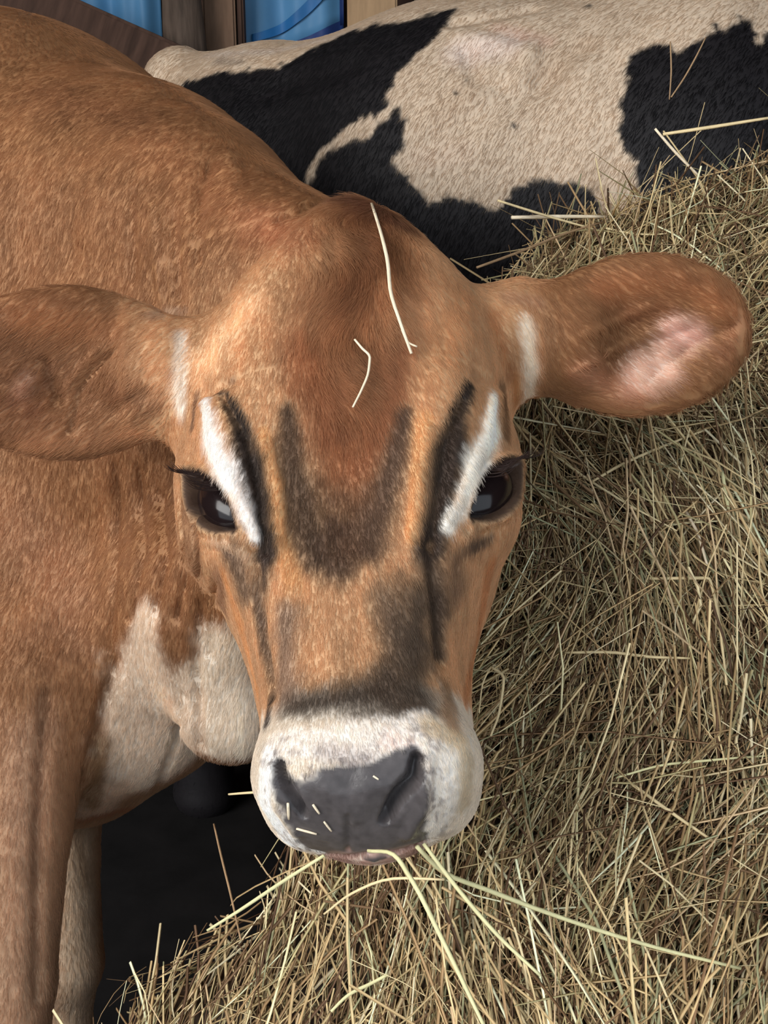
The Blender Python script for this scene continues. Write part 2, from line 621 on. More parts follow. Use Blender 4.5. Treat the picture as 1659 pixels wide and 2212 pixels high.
# --- relief of the skin: (polyline, radius in px, height in mm)
RELIEF = [
    # left eye: lid ridge, groove beside it, nasal ridge
    ([(447, 870), (462, 960), (508, 1050), (552, 1150)], (18, 24, 20, 12), 3.0),
    ([(478, 850), (535, 950), (560, 1060), (574, 1190)], (14, 22, 22, 18), -5.0),
    ([(575, 960), (598, 1060), (604, 1170)], 26, 3.5),
    ([(548, 1180), (560, 1290), (575, 1400), (590, 1500)], 24, -4.0),
    ([(440, 1168), (500, 1178), (548, 1196)], 14, 2.0),
    # right eye
    ([(1062, 860), (1048, 950), (1005, 1050), (968, 1130)], (18, 26, 22, 14), 3.0),
    ([(1000, 860), (962, 960), (948, 1060), (930, 1180)], (18, 26, 26, 22), -5.5),
    ([(922, 930), (905, 1040), (896, 1150)], 26, 4.0),
    ([(930, 1180), (945, 1290), (950, 1420)], 30, -4.0),
    ([(1095, 1112), (1050, 1132), (1000, 1160)], 14, 2.0),
    # middle of the face
    ([(740, 960), (750, 1150)], 70, -2.5),
    ([(625, 1290), (640, 1480)], 55, 2.0),
    ([(870, 1290), (870, 1480)], 60, 2.0),
    ([(480, 720), (560, 800)], 70, 2.0), ([(1000, 720), (960, 800)], 70, 2.0),
    ([(440, 850), (500, 825)], 26, -3.5), ([(1085, 830), (1030, 815)], 26, -3.0),
    # nostrils: deep comma-shaped openings
    ([(604, 1650), (612, 1690), (640, 1735), (655, 1760)], (18, 20, 22, 16), -10.0),
    ([(900, 1636), (893, 1680), (856, 1730), (832, 1772)], (18, 26, 28, 18), -13.0),
    ([(585, 1660), (598, 1740), (640, 1800)], 22, 2.5), ([(922, 1640), (918, 1740), (880, 1805)], 26, 3.0),
    ([(700, 1690), (760, 1760), (800, 1690)], 50, 2.0),
    ([(752, 1760), (752, 1838)], 10, -2.0),
    # mouth line
    ([(590, 1815), (660, 1842), (760, 1852), (860, 1842), (930, 1815)], 12, -5.0),
    # folds of neck and dewlap
    ([(432, 1300), (424, 1450), (430, 1610)], 20, -8.0),
    ([(392, 1500), (386, 1590), (340, 1700)], 16, -6.0),
    ([(246, 1420), (215, 1560), (180, 1700)], 26, -8.0),
    ([(462, 1260), (455, 1420)], 16, -6.0),
    ([(345, 1070), (360, 1200), (330, 1330)], 18, -8.0), ([(385, 1080), (400, 1230), (380, 1330)], 18, -8.0),
    ([(300, 1010), (310, 1180), (280, 1340)], 18, -7.0), ([(420, 1100), (430, 1280)], 16, -8.0),
    ([(255, 1000), (250, 1200), (235, 1400)], 20, -6.0),
    ([(375, 470), (385, 640)], 22, -6.0), ([(330, 450), (350, 640)], 20, 4.0), ([(285, 420), (290, 600)], 20, -4.0),
    ([(455, 350), (435, 420), (430, 560)], 22, -5.0), ([(490, 330), (520, 450)], 30, 3.0),
    ([(0, 1395), (60, 1385), (140, 1360)], 70, -6.0),
    ([(100, 1500), (80, 1800), (80, 2150)], 24, -5.0),
    ([(610, 470), (690, 440)], 26, -4.0),
    # ears: ribs inside the cup
    ([(1240, 800), (1350, 740), (1480, 690)], 16, 2.5), ([(1260, 720), (1400, 660)], 16, 2.5),
    ([(1400, 820), (1500, 740), (1590, 700)], 26, -3.0),
    ([(100, 780), (130, 860)], 18, -5.0), ([(250, 750), (180, 830), (155, 930)], 12, -4.0), ([(220, 745), (150, 830)], 12, 3.0),
    ([(310, 850), (250, 890)], 30, -3.0), ([(30, 800), (60, 830)], 30, 3.0),
]
D = np.zeros(len(V))
for pts, r, mm in RELIEF:
    D += stroke_w(V, tree, pts, r, 0.95) * mm * .001
tick('relief')

# --- eyes: a lid opening on either side of the head and a ball behind it
EYES = []
for corner, mid, tilt in (((555, 1182), (446, 1078), 1), ((990, 1142), (1080, 1050), -1)):
    E, n = hit(tree, *mid)
    c0 = hit(tree, *corner)[0]
    u = E - c0; u -= (u @ n) * n; u /= np.linalg.norm(u)
    v = np.cross(n, u)
    if v @ UP < 0: v = -v
    EYES.append((E, n, u, v))
EYE_MASK = np.zeros(len(V)); LID = np.zeros(len(V))
for E, n, u, v in EYES:
    q = V - E
    i = np.flatnonzero((q * q).sum(1) < .06 ** 2)
    a = (q[i] @ u) / .040; b = q[i] @ v
    lim = np.where(b > 0, .0125, .0145) * np.clip(1 - np.abs(a) ** 2.2, 0, 1)
    e = np.abs(b) - lim                       # < 0 inside the opening
    e = np.where(np.abs(a) > 1, np.maximum(e, (np.abs(a) - 1) * .040), e)
    D[i] += -.013 * (1 - sstep(-.005, .0005, e)) + .0035 * np.exp(-((e - .004) / .0035) ** 2)
    EYE_MASK[i] = np.maximum(EYE_MASK[i], 1 - sstep(0, .0015, e))
    LID[i] = np.maximum(LID[i], 1 - sstep(.0015, .0055, e))
V = V + N * D[:, None]
N = vert_normals(V, F)

# --- coat colours, with some light and shade painted in: (polyline, radius px, colour, strength, softness)
BROWN = srgb(160, 106, 68)
Q = to_head(V)
C = np.tile(BROWN, (len(V), 1))
c_low = srgb(190, 146, 116)
C = C + (c_low - C) * (sstep(.75, .40, V[:, 2]) * .8)[:, None]
headw = sstep(.16, .10, Q[:, 1]) * sstep(.18, .13, np.abs(Q[:, 0])) * sstep(.32, .2, Q[:, 2])
C = C + (srgb(204, 152, 112) - C) * headw[:, None]
mzw = sstep(-.122, -.138, Q[:, 2] + .006 * vnoise(V, 60, 12) + .006 * vnoise(V, 180, 13) + .10 * np.maximum(Q[:, 1] - .03, 0)) * sstep(.13, .09, Q[:, 1])
C = C + (srgb(222, 204, 188) - C) * (mzw * (headw > 0))[:, None]
PAINT = [
    # neck, shoulder, dewlap
    ([(60, 500), (40, 900)], 240, (140, 88, 56), .6, 1), ([(330, 300), (480, 420), (560, 520)], 120, (172, 112, 74), .6, 1),
    ([(560, 470), (640, 520)], 90, (196, 128, 92), .6, 1), ([(100, 200), (300, 260)], 110, (142, 88, 56), .6, 1),
    ([(60, 1150), (140, 1300)], 150, (184, 126, 90), .6, 1), ([(40, 1400), (140, 1390)], 70, (146, 96, 64), .6, 1),
    ([(60, 1600), (40, 2200)], 120, (188, 142, 114), .7, 1), ([(100, 1500), (85, 1900)], 40, (150, 104, 76), .6, 1),
    ([(165, 1830), (175, 2200)], 80, (206, 178, 154), .9, .8), ([(165, 1790), (185, 1900)], 30, (150, 112, 82), .6, 1),
    ([(320, 1330), (300, 1500), (300, 1690)], (50, 90, 90), (224, 198, 178), .95, .6),
    ([(420, 1450), (370, 1660)], (50, 80), (224, 200, 180), .95, .6), ([(480, 1400), (490, 1600)], 85, (226, 206, 188), .95, .6),
    ([(528, 1490), (538, 1610)], 56, (226, 208, 192), .9, .6), ([(320, 1450), (310, 1680)], 110, (222, 196, 176), .9, .7), ([(250, 1700), (200, 1750)], 60, (215, 180, 155), .8, .6),
    ([(410, 1500), (385, 1650)], 62, (222, 196, 176), .9, .7), ([(250, 1480), (260, 1640)], 40, (216, 188, 166), .7, .9),
    ([(372, 1330), (380, 1400)], (44, 54), (150, 100, 66), .85, .5), ([(225, 1600), (200, 1740)], (22, 26), (150, 108, 74), .8, .6),
    ([(180, 1772), (290, 1742), (380, 1690)], 22, (170, 108, 78), .8, .7), ([(430, 1300), (420, 1450)], 14, (140, 92, 66), .7, .8),
    ([(400, 1100), (420, 1300)], 60, (150, 98, 66), .6, 1), ([(470, 1240), (490, 1380)], 36, (152, 102, 74), .7, .8),
    # ears and the white fur at their base
    ([(1300, 620), (1450, 600), (1560, 660)], 60, (186, 116, 72), .7, 1), ([(1250, 800), (1380, 850)], 60, (206, 142, 108), .7, 1),
    ([(1385, 805), (1425, 785)], 75, (246, 204, 186), .9, 1), ([(1485, 725), (1450, 710)], 60, (242, 194, 180), .85, 1),
    ([(1350, 680), (1440, 660)], 40, (164, 100, 64), .6, 1), ([(1560, 760), (1590, 700)], 40, (176, 112, 78), .6, 1),
    ([(1135, 690), (1146, 800), (1140, 870)], (30, 36, 26), (226, 206, 188), .95, .9), ([(1100, 640), (1160, 650)], 28, (178, 128, 98), .7, .8),
    ([(392, 720), (390, 800), (392, 890)], (22, 28, 26), (226, 208, 194), .95, .9), ([(330, 680), (400, 670)], 20, (176, 136, 112), .6, .8),
    ([(60, 690), (240, 700)], 60, (178, 114, 70), .7, 1), ([(60, 960), (200, 950), (300, 930)], 40, (192, 134, 94), .7, 1),
    ([(60, 820), (50, 840)], 34, (196, 142, 116), .7, 1), ([(110, 790), (105, 830)], 26, (118, 72, 48), .7, 1),
    ([(40, 860), (80, 880)], 34, (140, 82, 52), .6, 1), ([(260, 850), (320, 870)], 60, (140, 84, 54), .5, 1),
    # forehead: darker shaggy centre between pale temples, highlight painted on the left one
    ([(800, 440), (770, 600), (745, 760), (755, 920), (775, 1060)], (170, 200, 215, 190, 110), (160, 100, 62), .9, 1),
    ([(740, 415), (790, 440), (860, 480)], (60, 80, 60), (112, 66, 46), .85, .9), ([(800, 500), (770, 640)], (80, 70), (132, 80, 50), .7, 1), ([(850, 520), (880, 620)], 70, (140, 84, 48), .6, 1),
    ([(540, 660), (450, 780)], (70, 85), (236, 188, 148), .9, 1), ([(560, 680), (530, 780)], 60, (214, 154, 110), .6, 1),
    ([(1000, 640), (960, 760)], 80, (190, 128, 84), .6, 1), ([(930, 780), (915, 900)], 50, (216, 156, 112), .7, 1),
    ([(1060, 680), (1100, 800)], 40, (174, 108, 62), .7, 1), ([(1112, 820), (1118, 900)], 22, (178, 108, 48), .7, 1),
    ([(650, 760), (700, 900), (740, 1000)], 80, (164, 96, 58), .7, 1), ([(860, 760), (830, 900), (790, 1000)], 70, (160, 94, 58), .7, 1),
    # dark V down the face
    ([(622, 880), (630, 1000), (655, 1120), (690, 1200)], (36, 62, 76, 70), (86, 60, 45), .92, .9),
    ([(872, 890), (850, 1000), (820, 1100), (790, 1180)], (34, 56, 72, 68), (98, 69, 54), .92, .9),
    ([(738, 1155), (740, 1225)], (96, 76), (86, 59, 46), .9, 1), ([(740, 1080), (750, 1180)], 70, (96, 60, 42), .5, 1),
    ([(570, 930), (592, 1040), (602, 1160), (640, 1270)], (20, 26, 28, 34), (218, 158, 106), .95, .7),
    ([(915, 900), (902, 1040), (892, 1160)], (34, 30, 26), (220, 162, 112), .95, .7),
    ([(640, 1280), (700, 1290)], 44, (206, 152, 110), .8, 1), ([(850, 1220), (880, 1280)], 40, (186, 134, 96), .7, 1),
    # nose bridge
    ([(620, 1330), (625, 1500)], (56, 62), (154, 120, 100), .9, .9), ([(725, 1330), (745, 1450)], (80, 60), (198, 148, 110), .85, .9),
    ([(830, 1290), (870, 1400), (830, 1480)], (70, 94, 80), (116, 88, 70), .9, 1), ([(900, 1290), (890, 1400), (880, 1510)], (76, 100, 84), (90, 69, 56), .92, 1),
    ([(640, 1520), (700, 1510), (810, 1490), (890, 1525)], (60, 76, 96, 80), (84, 64, 52), .95, 1),
    ([(480, 1230), (525, 1370), (556, 1480)], (16, 34, 26), (216, 152, 100), .9, .7),
    ([(1060, 1220), (1030, 1380), (1000, 1510)], (36, 40, 30), (192, 126, 80), .9, .7), ([(960, 1480), (975, 1570)], 34, (160, 114, 78), .8, .8),  # right cheek's shade painted in, duller than the left
    # tear lines
    ([(474, 838), (516, 905), (542, 1000), (560, 1100), (574, 1195)], (16, 34, 50, 46, 40), (62, 46, 39), 1, .7),
    ([(572, 1195), (556, 1290), (570, 1390), (588, 1480), (580, 1560)], (34, 34, 26, 24, 22), (74, 54, 46), .92, .9),
    ([(1012, 830), (988, 900), (966, 1000), (950, 1090), (930, 1180)], (22, 44, 56, 50, 46), (64, 47, 39), 1, .7),
    ([(926, 1180), (945, 1290), (950, 1400)], (52, 60, 50), (64, 45, 36), .95, .9),
    ([(500, 820), (470, 845)], 14, (112, 76, 58), .8, .8),
    # round the eyes
    ([(505, 1195), (530, 1280)], (54, 44), (134, 102, 82), .9, .9), ([(488, 1192), (500, 1200)], 16, (92, 66, 56), .6, 1),
    ([(1040, 1170), (985, 1200), (985, 1270)], (24, 40, 44), (128, 92, 70), .8, .9), ([(1060, 1160), (1020, 1180)], 20, (84, 62, 54), .7, 1),
    ([(426, 850), (418, 920)], 14, (122, 80, 58), .8, .8), ([(1088, 830), (1092, 940)], 20, (120, 76, 44), .8, .8),
    ([(447, 858), (455, 945), (497, 1035), (528, 1100), (552, 1158)], (20, 42, 42, 32, 22), (244, 232, 226), 1, .75),
    ([(1065, 848), (1053, 945), (1014, 1040), (986, 1100), (968, 1136)], (20, 46, 46, 36, 26), (232, 222, 212), 1, .75),
    ([(455, 1163), (500, 1180), (535, 1200)], (10, 16, 12), (206, 168, 140), .9, .7), ([(1092, 1108), (1045, 1132), (1000, 1156)], (8, 15, 12), (182, 146, 116), .9, .7),
    # pale muzzle
    ([(600, 1610), (690, 1600), (800, 1605), (900, 1585), (950, 1620)], (50, 50, 52, 60, 60), (232, 218, 208), .96, .5),
    ([(580, 1640), (572, 1740), (620, 1812), (700, 1842)], (34, 40, 34, 24), (242, 234, 228), 1, .5),
    ([(960, 1640), (970, 1740), (930, 1800)], (54, 56, 44), (226, 214, 204), .96, .6), ([(1010, 1650), (1005, 1740)], 40, (196, 172, 146), .8, .8),  # right side's tan shading painted over the pale fur
    ([(930, 1570), (990, 1600)], 34, (206, 178, 148), .8, .8), ([(840, 1600), (880, 1605)], 34, (240, 214, 206), .7, 1),
    ([(700, 1625), (790, 1640)], 40, (176, 160, 156), .6, 1),
    ([(600, 1850), (700, 1880), (760, 1890), (850, 1880)], 34, (206, 176, 156), .9, .6),
    ([(655, 1852), (760, 1866), (860, 1852)], 13, (186, 132, 122), .9, .7),
]
for pts, r, c, al, so in PAINT:
    w = stroke_w(V, tree, pts, r, so, .35) * al
    C = C + (srgb(*c) - C) * w[:, None]
tick('paint')

# nose pad: bare dark skin, outlined on the front of the muzzle (across, up) in head space
NOSE_PX = [(588, 1652), (596, 1632), (614, 1636), (624, 1668), (652, 1692), (700, 1668), (800, 1662), (860, 1630), (888, 1606), (908, 1612),
           (922, 1650), (927, 1720), (915, 1790), (880, 1828), (780, 1846), (700, 1848), (645, 1822), (606, 1765), (590, 1700)]
def face_plane(px, py, y):
    """(across, up) in head space where the line of sight meets the plane y of the head."""
    o, d = to_head(CAM[None])[0], HM @ ray(px, py)
    return (o + d * ((y - o[1]) / d[1]))[[0, 2]]


npoly = np.array([face_plane(*p, -.004) for p in NOSE_PX])
edge = vnoise(V, 220, 3) * .0022 + vnoise(V, 90, 5) * .0018
sd = in_poly(Q[:, 0], Q[:, 2], npoly) + edge
padw = np.where((Q[:, 1] < .042) & (np.abs(Q[:, 0]) < .1), 1 - sstep(-.002, .002, sd), 0)
pad_c = srgb(80, 73, 73) * (1 + .22 * vnoise(V, 300, 8) + .15 * vnoise(V, 60, 9))[:, None]
C = C + (pad_c - C) * padw[:, None]
for pts, r in (([(603, 1648), (614, 1700), (646, 1755)], 20), ([(900, 1634), (890, 1690), (852, 1740), (834, 1775)], 24)):
    C = C + (srgb(40, 30, 31) - C) * (stroke_w(V, tree, pts, r, .8) * .9)[:, None]
# freckles where the pad fades into the pale fur
chin = cone(np.stack([np.abs(Q[:, 0] - .004), Q[:, 1], Q[:, 2]], 1), CHIN_A, CHIN_B, .024, .026)
C = C + (srgb(164, 124, 112) - C) * (sstep(.005, .002, chin) * sstep(-.192, -.199, Q[:, 2]) * (Q[:, 1] > .014))[:, None]
for pts, r, c in (([(668, 1860), (760, 1870), (860, 1858)], 10, (180, 136, 124)), ([(700, 1878), (760, 1886), (830, 1876)], 12, (206, 170, 150))):
    C = C + (srgb(*c) - C) * (stroke_w(V, tree, pts, r, .6) * .95)[:, None]
fr = sstep(.0, .7, vnoise(V, 420, 11) + .5 * vnoise(V, 120, 12)) * (1 - sstep(.002, .020, sd)) * (np.abs(Q[:, 0]) < .06) * (Q[:, 1] < .05) * (sd > 0)
C = C + (srgb(132, 118, 116) - C) * (fr * .75)[:, None]
C = C + (srgb(48, 32, 30) - C) * (LID * .93)[:, None]
lum = (C @ np.array([.30, .55, .15]))[:, None]
sat = np.clip((C[:, :1] - C[:, 2:3]) / np.maximum(C[:, :1], 1e-4), 0, 1)
C = C + (lum - C) * .07 + .004                   # a duller, browner coat
C[:, 1:2] *= 1 + .09 * sat
C[:, :1] *= 1 - .02 * sat


def streaks(p):
    """Locks of hair: noise drawn out along the lie of the coat."""
    h = to_head(p)
    sh = vnoise(h * np.array([1, .5, .16]), 230, 61) * .7 + vnoise(h * np.array([1, .5, .2]), 90, 62) * .6
    sb = vnoise(p * np.array([1, 1, .14]), 110, 63) * .6 + vnoise(p * np.array([1, 1, .2]), 40, 64) * .8
    w = sstep(.16, .10, h[:, 1]) * (np.abs(h[:, 0]) < .16) * (np.abs(h[:, 2]) < .32)
    return sh * w + sb * (1 - w)


C *= (1 + .05 * vnoise(V, 25, 1) + .10 * streaks(V) * (1 - .6 * mzw))[:, None]
C = np.clip(C, .003, 1)
wet = np.clip(padw + EYE_MASK, 0, 1)

jersey = tag(empty('jersey_cow', (J_THORAX[0], J_THORAX[1], 0)), 'reddish brown cow with pale muzzle facing forward, eating hay', 'cow')
me = mesh_np('jersey_body', V, F)
set_color(me, C)
wa = me.attributes.new('Wet', 'FLOAT', 'POINT'); wa.data.foreach_set('value', wet.astype(np.float32))
link('body', me, MAT['coat'], jersey)
for E, n, u, v in EYES:
    bm = bmesh.new()
    bmesh.ops.create_uvsphere(bm, u_segments=48, v_segments=32, radius=.0255)
    M = Matrix((u, v, n)).transposed().to_4x4()
    M.translation = Vector(E - n * .0225)
    bmesh.ops.scale(bm, vec=(1.3, .85, .92), verts=bm.verts)
    bmesh.ops.transform(bm, matrix=M, verts=bm.verts)
    em = bpy.data.meshes.new('eye'); bm.to_mesh(em); bm.free()
    for p in em.polygons: p.use_smooth = True
    link('eye', em, MAT['eye'], jersey)


# ------------------------------------------------------------------ hair
def hair(name, roots, dirs, normals, length, colors, radius, parent, npts=4, lift=.35, curl=.25, jitter=.35):
    n = len(roots)
    d = dirs - (dirs * normals).sum(1)[:, None] * normals
    d /= np.maximum(np.linalg.norm(d, axis=1), 1e-9)[:, None]
    d = d + rng.normal(0, jitter, (n, 3))
    d -= (d * normals).sum(1)[:, None] * normals
    d /= np.maximum(np.linalg.norm(d, axis=1), 1e-9)[:, None]
    t = np.linspace(0, 1, npts)
    pos = roots[:, None, :] + normals[:, None, :] * .0003 + d[:, None, :] * (t[None, :, None] * length[:, None, None]) \
        + normals[:, None, :] * ((np.sin(t * 2.4) * lift)[None, :, None] * length[:, None, None]) \
        + rng.normal(0, curl * .15, (n, 1, 3)) * (t ** 2)[None, :, None] * length[:, None, None]
    cu = bpy.data.hair_curves.new(name)
    cu.add_curves([npts] * n)
    cu.attributes['position'].data.foreach_set('vector', pos.astype(np.float32).ravel())
    ra = cu.attributes.new('radius', 'FLOAT', 'POINT') if 'radius' not in cu.attributes else cu.attributes['radius']
    rr = np.broadcast_to(radius * np.array([1, .9, .65, .2])[:npts] if npts == 4 else radius * np.linspace(1, .25, npts), (n, npts))
    ra.data.foreach_set('value', np.ascontiguousarray(rr, np.float32).ravel())
    ca = cu.attributes.new('Col', 'FLOAT_COLOR', 'CURVE')
    C4 = np.ones((n, 4), np.float32); C4[:, :3] = colors
    ca.data.foreach_set('color', C4.ravel())
    o = bpy.data.objects.new(name, cu)
    col.objects.link(o)
    cu.materials.append(MAT['hair'])
    o.parent = parent
    o.matrix_parent_inverse = Matrix.Translation(-Vector(parent.location))
    return o


def scatter(V, Fs, N, C, n, weight):
    """n random points on the quads of a mesh with probability area * weight(centre, normal)."""
    Fq = Fs[[f.shape[1] for f in Fs].index(4)] if isinstance(Fs, list) else Fs
    a, b, c, d = (V[Fq[:, k]] for k in range(4))
    ar = .5 * np.linalg.norm(np.cross(c - a, d - b), axis=1)
    cen = (a + b + c + d) / 4
    w = ar * weight(cen, N[Fq[:, 0]], Fq)
    k = rng.choice(len(Fq), n, p=w / w.sum())
    u, v = rng.random(n)[:, None], rng.random(n)[:, None]
    bil = lambda A: (A[Fq[k, 0]] * (1 - u) + A[Fq[k, 1]] * u) * (1 - v) + (A[Fq[k, 3]] * (1 - u) + A[Fq[k, 2]] * u) * v
    nn = bil(N)
    return bil(V), nn / np.linalg.norm(nn, axis=1)[:, None], bil(C), Fq[k, 0]


EARW = np.maximum(1 - np.clip(np.linalg.norm((V - EAR_R['c']) / .085, axis=1), 0, 1.3) / 1.3, 1 - np.clip(np.linalg.norm((V - EAR_L['c']) / .085, axis=1), 0, 1.3) / 1.3)
TUFT = np.maximum(stroke_w(V, tree, [(790, 440), (770, 600), (750, 760), (757, 880)], (190, 210, 200, 140), 1.0), 0)
BARE = np.clip(padw * 1.0 + LID + (stroke_w(V, tree, [(600, 1850), (760, 1870), (900, 1845)], 22, .5)), 0, 1)


def jw(cen, n, Fq):
    view = CAM - cen
    dist = np.linalg.norm(view, axis=1)
    face = (n * view).sum(1) / dist
    rel = cen - CAM
    z = rel @ FWD
    X, Y = np.abs(rel @ RIGHT) / z, np.abs(rel @ UP) / z
    inside = np.clip(1.25 - 1.6 * np.maximum(np.maximum(X - .38, 0) / .4, np.maximum(Y - .5, 0) / .4), .25, 1)
    return np.where(face > -.45, inside / dist ** 2, .05) * (1 - BARE[Fq[:, 0]])


roots, nn, hc, vi = scatter(V, F, N, C, 500000, jw)
qh = to_head(roots)
ish = headw[vi]
hc = hc * (1 + (.10 + .16 * TUFT[vi]) * streaks(roots))[:, None]
ear = np.clip(EARW[vi] * 2.2, 0, 1)
tuft = TUFT[vi]
comb_h = -HM[2] + np.sign(qh[:, :1]) * HM[0] * np.clip(np.abs(qh[:, :1]) * 6, 0, .8)
comb_b = np.tile(np.array([-.25, .05, -1.0]), (len(roots), 1))
comb_e = np.sign(qh[:, :1]) * HM[0] * .9 - HM[2] * .8
comb = comb_b * (1 - ish)[:, None] + comb_h * ish[:, None]
comb = comb * (1 - ear)[:, None] + comb_e * ear[:, None]
comb = comb + tuft[:, None] * (vnoise(roots, 22, 4)[:, None] * HM[0] * 1.1 + vnoise(roots, 22, 6)[:, None] * HM[2] * .4)
ln = .0095 * (1 - ish) + .0060 * ish
ln = ln * (1 - ear) + .0105 * ear
ln = ln * (1 - tuft) + .020 * tuft
muz = sstep(-.13, -.16, qh[:, 2]) * ish
ln = ln * (1 - muz) + .0032 * muz
lidn = np.clip(LID[vi] * 3, 0, 1)
ln *= (1 - .5 * lidn) * rng.uniform(.6, 1.25, len(roots))
cvar = np.clip((hc * 1.12 + .035 * hc.mean(1, keepdims=True)) * rng.normal(1.08, .06, (len(roots), 1)), .004, 1)
hair('coat_hair', roots, comb, nn, ln, cvar, .00014, jersey, lift=.09, jitter=.16)
tick('hair')
# lashes
for E, n, u, v in EYES:
    k = 44
    a = rng.uniform(-.3, .95, k)
    base = E + u * (a * .036)[:, None] + v * (0.012 * (1 - np.abs(a) ** 2.2) + .001)[:, None] + n * .002
    dr = n[None] * 1.0 + u[None] * (.4 + a[:, None] * .3) + v[None] * .1 + rng.normal(0, .15, (k, 3))
    o = hair('eyelashes', base, dr, np.tile(v, (k, 1)), rng.uniform(.014, .024, k), np.tile(srgb(52, 36, 32), (k, 1)), .00028, jersey, lift=-.25, jitter=.12)


# ------------------------------------------------------------------ the black and white cow behind
H_TH = P(1000, 440, 1.98)
H_BODY = [
    (*S(392, 190, 2.12, 84), *S(610, 350, 2.06, 240), .03),
    (*S(610, 350, 2.06, 240), *S(1000, 440, 1.98, 410), .05),
    (*S(1000, 440, 1.98, 410), *S(1500, 470, 1.92, 490), .05),
    (*S(1500, 470, 1.92, 490), *S(2050, 400, 1.90, 400), .05),
    (*S(560, 520, 2.02, 240), *S(430, 900, 2.0, 160), .10),
    (*S(2050, 380, 1.90, 300), *S(2500, 420, 1.70, 200), .10),
    (*S(2500, 420, 1.70, 200), *S(2640, 800, 1.55, 130), .06),
    (*S(392, 190, 2.14, 40), *S(350, 500, 2.22, 26), .03),
    (*S(350, 500, 2.22, 26), *S(345, 1000, 2.22, 20), .008),
]
for px_, d_ in ((385, 1.98), (500, 2.38)):
    a_ = P(px_, 900, d_)
    H_BODY += leg(a_, np.array([a_[0] - .02, a_[1] + .03, .50]), np.array([a_[0] + .01, a_[1] + .02, 0]), (.12, .062, .052, .06), .05)
for px_, d_ in ((1900, 1.80), (1960, 2.15)):
    a_ = P(px_, 700, d_)
    H_BODY += leg(a_, np.array([a_[0] + .02, a_[1], .42]), np.array([a_[0] + .03, a_[1], 0]), (.11, .05, .042, .055), .05)


def holstein_f(p):
    return body_union(p, H_BODY)


HV, HF = surface_nets(holstein_f, (-.66, 1.35, -.02), (1.35, 2.75, 1.62), .011)
n0 = len(HV)
HV = project(holstein_f, HV, 2)
HV, HF = refine(HV, HF, lambda C: (C[:, 0] > -.5) & (C[:, 0] < .75) & (C[:, 1] < 2.1) & (C[:, 2] > .75))
HV = project(holstein_f, HV, 1, first=n0)
htree = bvh_of(HV, HF)
HN = vert_normals(HV, HF)
hd = np.zeros(len(HV))
for pts, r, mm in [
    ([(1000, 75), (1060, 90), (1140, 120)], 40, 5), ([(1010, 110), (1030, 170), (1080, 180)], 36, -6), ([(1150, 100), (1130, 170)], 40, 5),
    ([(980, 50), (1150, 20)], 30, -6), ([(900, 330), (1010, 260), (1180, 170)], 60, -6), ([(1290, 420), (1330, 520)], 30, -8),
    ([(560, 200), (760, 140)], 60, -5), ([(1250, 150), (1280, 330)], 70, 5), ([(1170, 180), (1250, 110)], 50, -5)]:
    hd += stroke_w(HV, htree, pts, r, 1) * mm * .001
HV = HV + HN * hd[:, None]
HN = vert_normals(HV, HF)
tick('holstein')
H_WHITE, H_BLACK = srgb(204, 182, 158), srgb(26, 23, 25)
HC = np.tile(H_WHITE, (len(HV), 1)) * (1 + .05 * vnoise(HV, 9, 3) + .05 * vnoise(HV, 26, 4))[:, None]
for pts, r, c, al in [
    ([(1000, 110), (1100, 95)], 70, (226, 206, 196), .6), ([(950, 250), (1020, 180)], 60, (190, 164, 138), .6), ([(1180, 150), (1260, 100)], 60, (186, 160, 134), .6),
    ([(1080, 60), (1180, 90)], 36, (204, 166, 146), .5), ([(1000, 330), (900, 340)], 50, (204, 180, 158), .5), ([(1300, 430), (1340, 500)], 40, (170, 146, 122), .6),
    ([(330, 130), (420, 120), (600, 110), (760, 70)], 30, (206, 188, 172), .8), ([(470, 130), (520, 135)], 22, (150, 134, 120), .6)]:
    w = stroke_w(HV, htree, pts, r, 1) * al
    HC = HC + (srgb(*c) - HC) * w[:, None]
PATCHES = [
    [(395, 180), (440, 166), (520, 152), (600, 146), (660, 112), (760, 66), (900, 40), (985, 20), (940, 85), (880, 140), (842, 190), (828, 230), (780, 262), (735, 284), (700, 308), (668, 360), (652, 410), (650, 520), (430, 420), (395, 182)],
    [(665, 410), (690, 345), (740, 312), (800, 292), (835, 252), (864, 228), (876, 265), (870, 310), (846, 345), (900, 410), (930, 436), (985, 420), (1030, 436), (1060, 447), (1100, 430), (1112, 405), (1160, 394), (1232, 390), (1282, 412), (1302, 448), (1300, 480), (1290, 640), (1290, 1100), (620, 1100), (620, 520)],
    [(1340, 250), (1350, 190), (1366, 115), (1400, 96), (1450, 95), (1472, 112), (1490, 100), (1530, 70), (1546, 52), (1570, 72), (1600, 40), (1626, 55), (1642, 98), (1659, 75), (1800, 70), (2000, 120), (2000, 900), (1390, 800), (1376, 385), (1378, 345), (1352, 330), (1338, 285)],
]
blk = np.zeros(len(HV))
jag = vnoise(HV, 60, 21) * .006 + vnoise(HV, 150, 22) * .003
for poly in PATCHES:
    pp = []
    for p in poly:
        h = hit(htree, *p)
        pp.append((h[0] if h is not None else P(*p, 2.02))[[0, 2]])
    sdp = in_poly(HV[:, 0], HV[:, 2], pp) + jag
    blk = np.maximum(blk, (1 - sstep(-.002, .003, sdp)) * (HV[:, 1] < 2.12))
blk = np.maximum(blk, sstep(.86, .80, HV[:, 2]) * (HV[:, 0] < .3))          # dark legs
for p in ((1110, 270), (985, 200), (1122, 190), (1272, 12), (1008, 168)):
    blk = np.maximum(blk, stroke_w(HV, htree, [p, (p[0] + 2, p[1] + 2)], 7, .6) * .9)
HC = HC + (H_BLACK - HC) * blk[:, None]
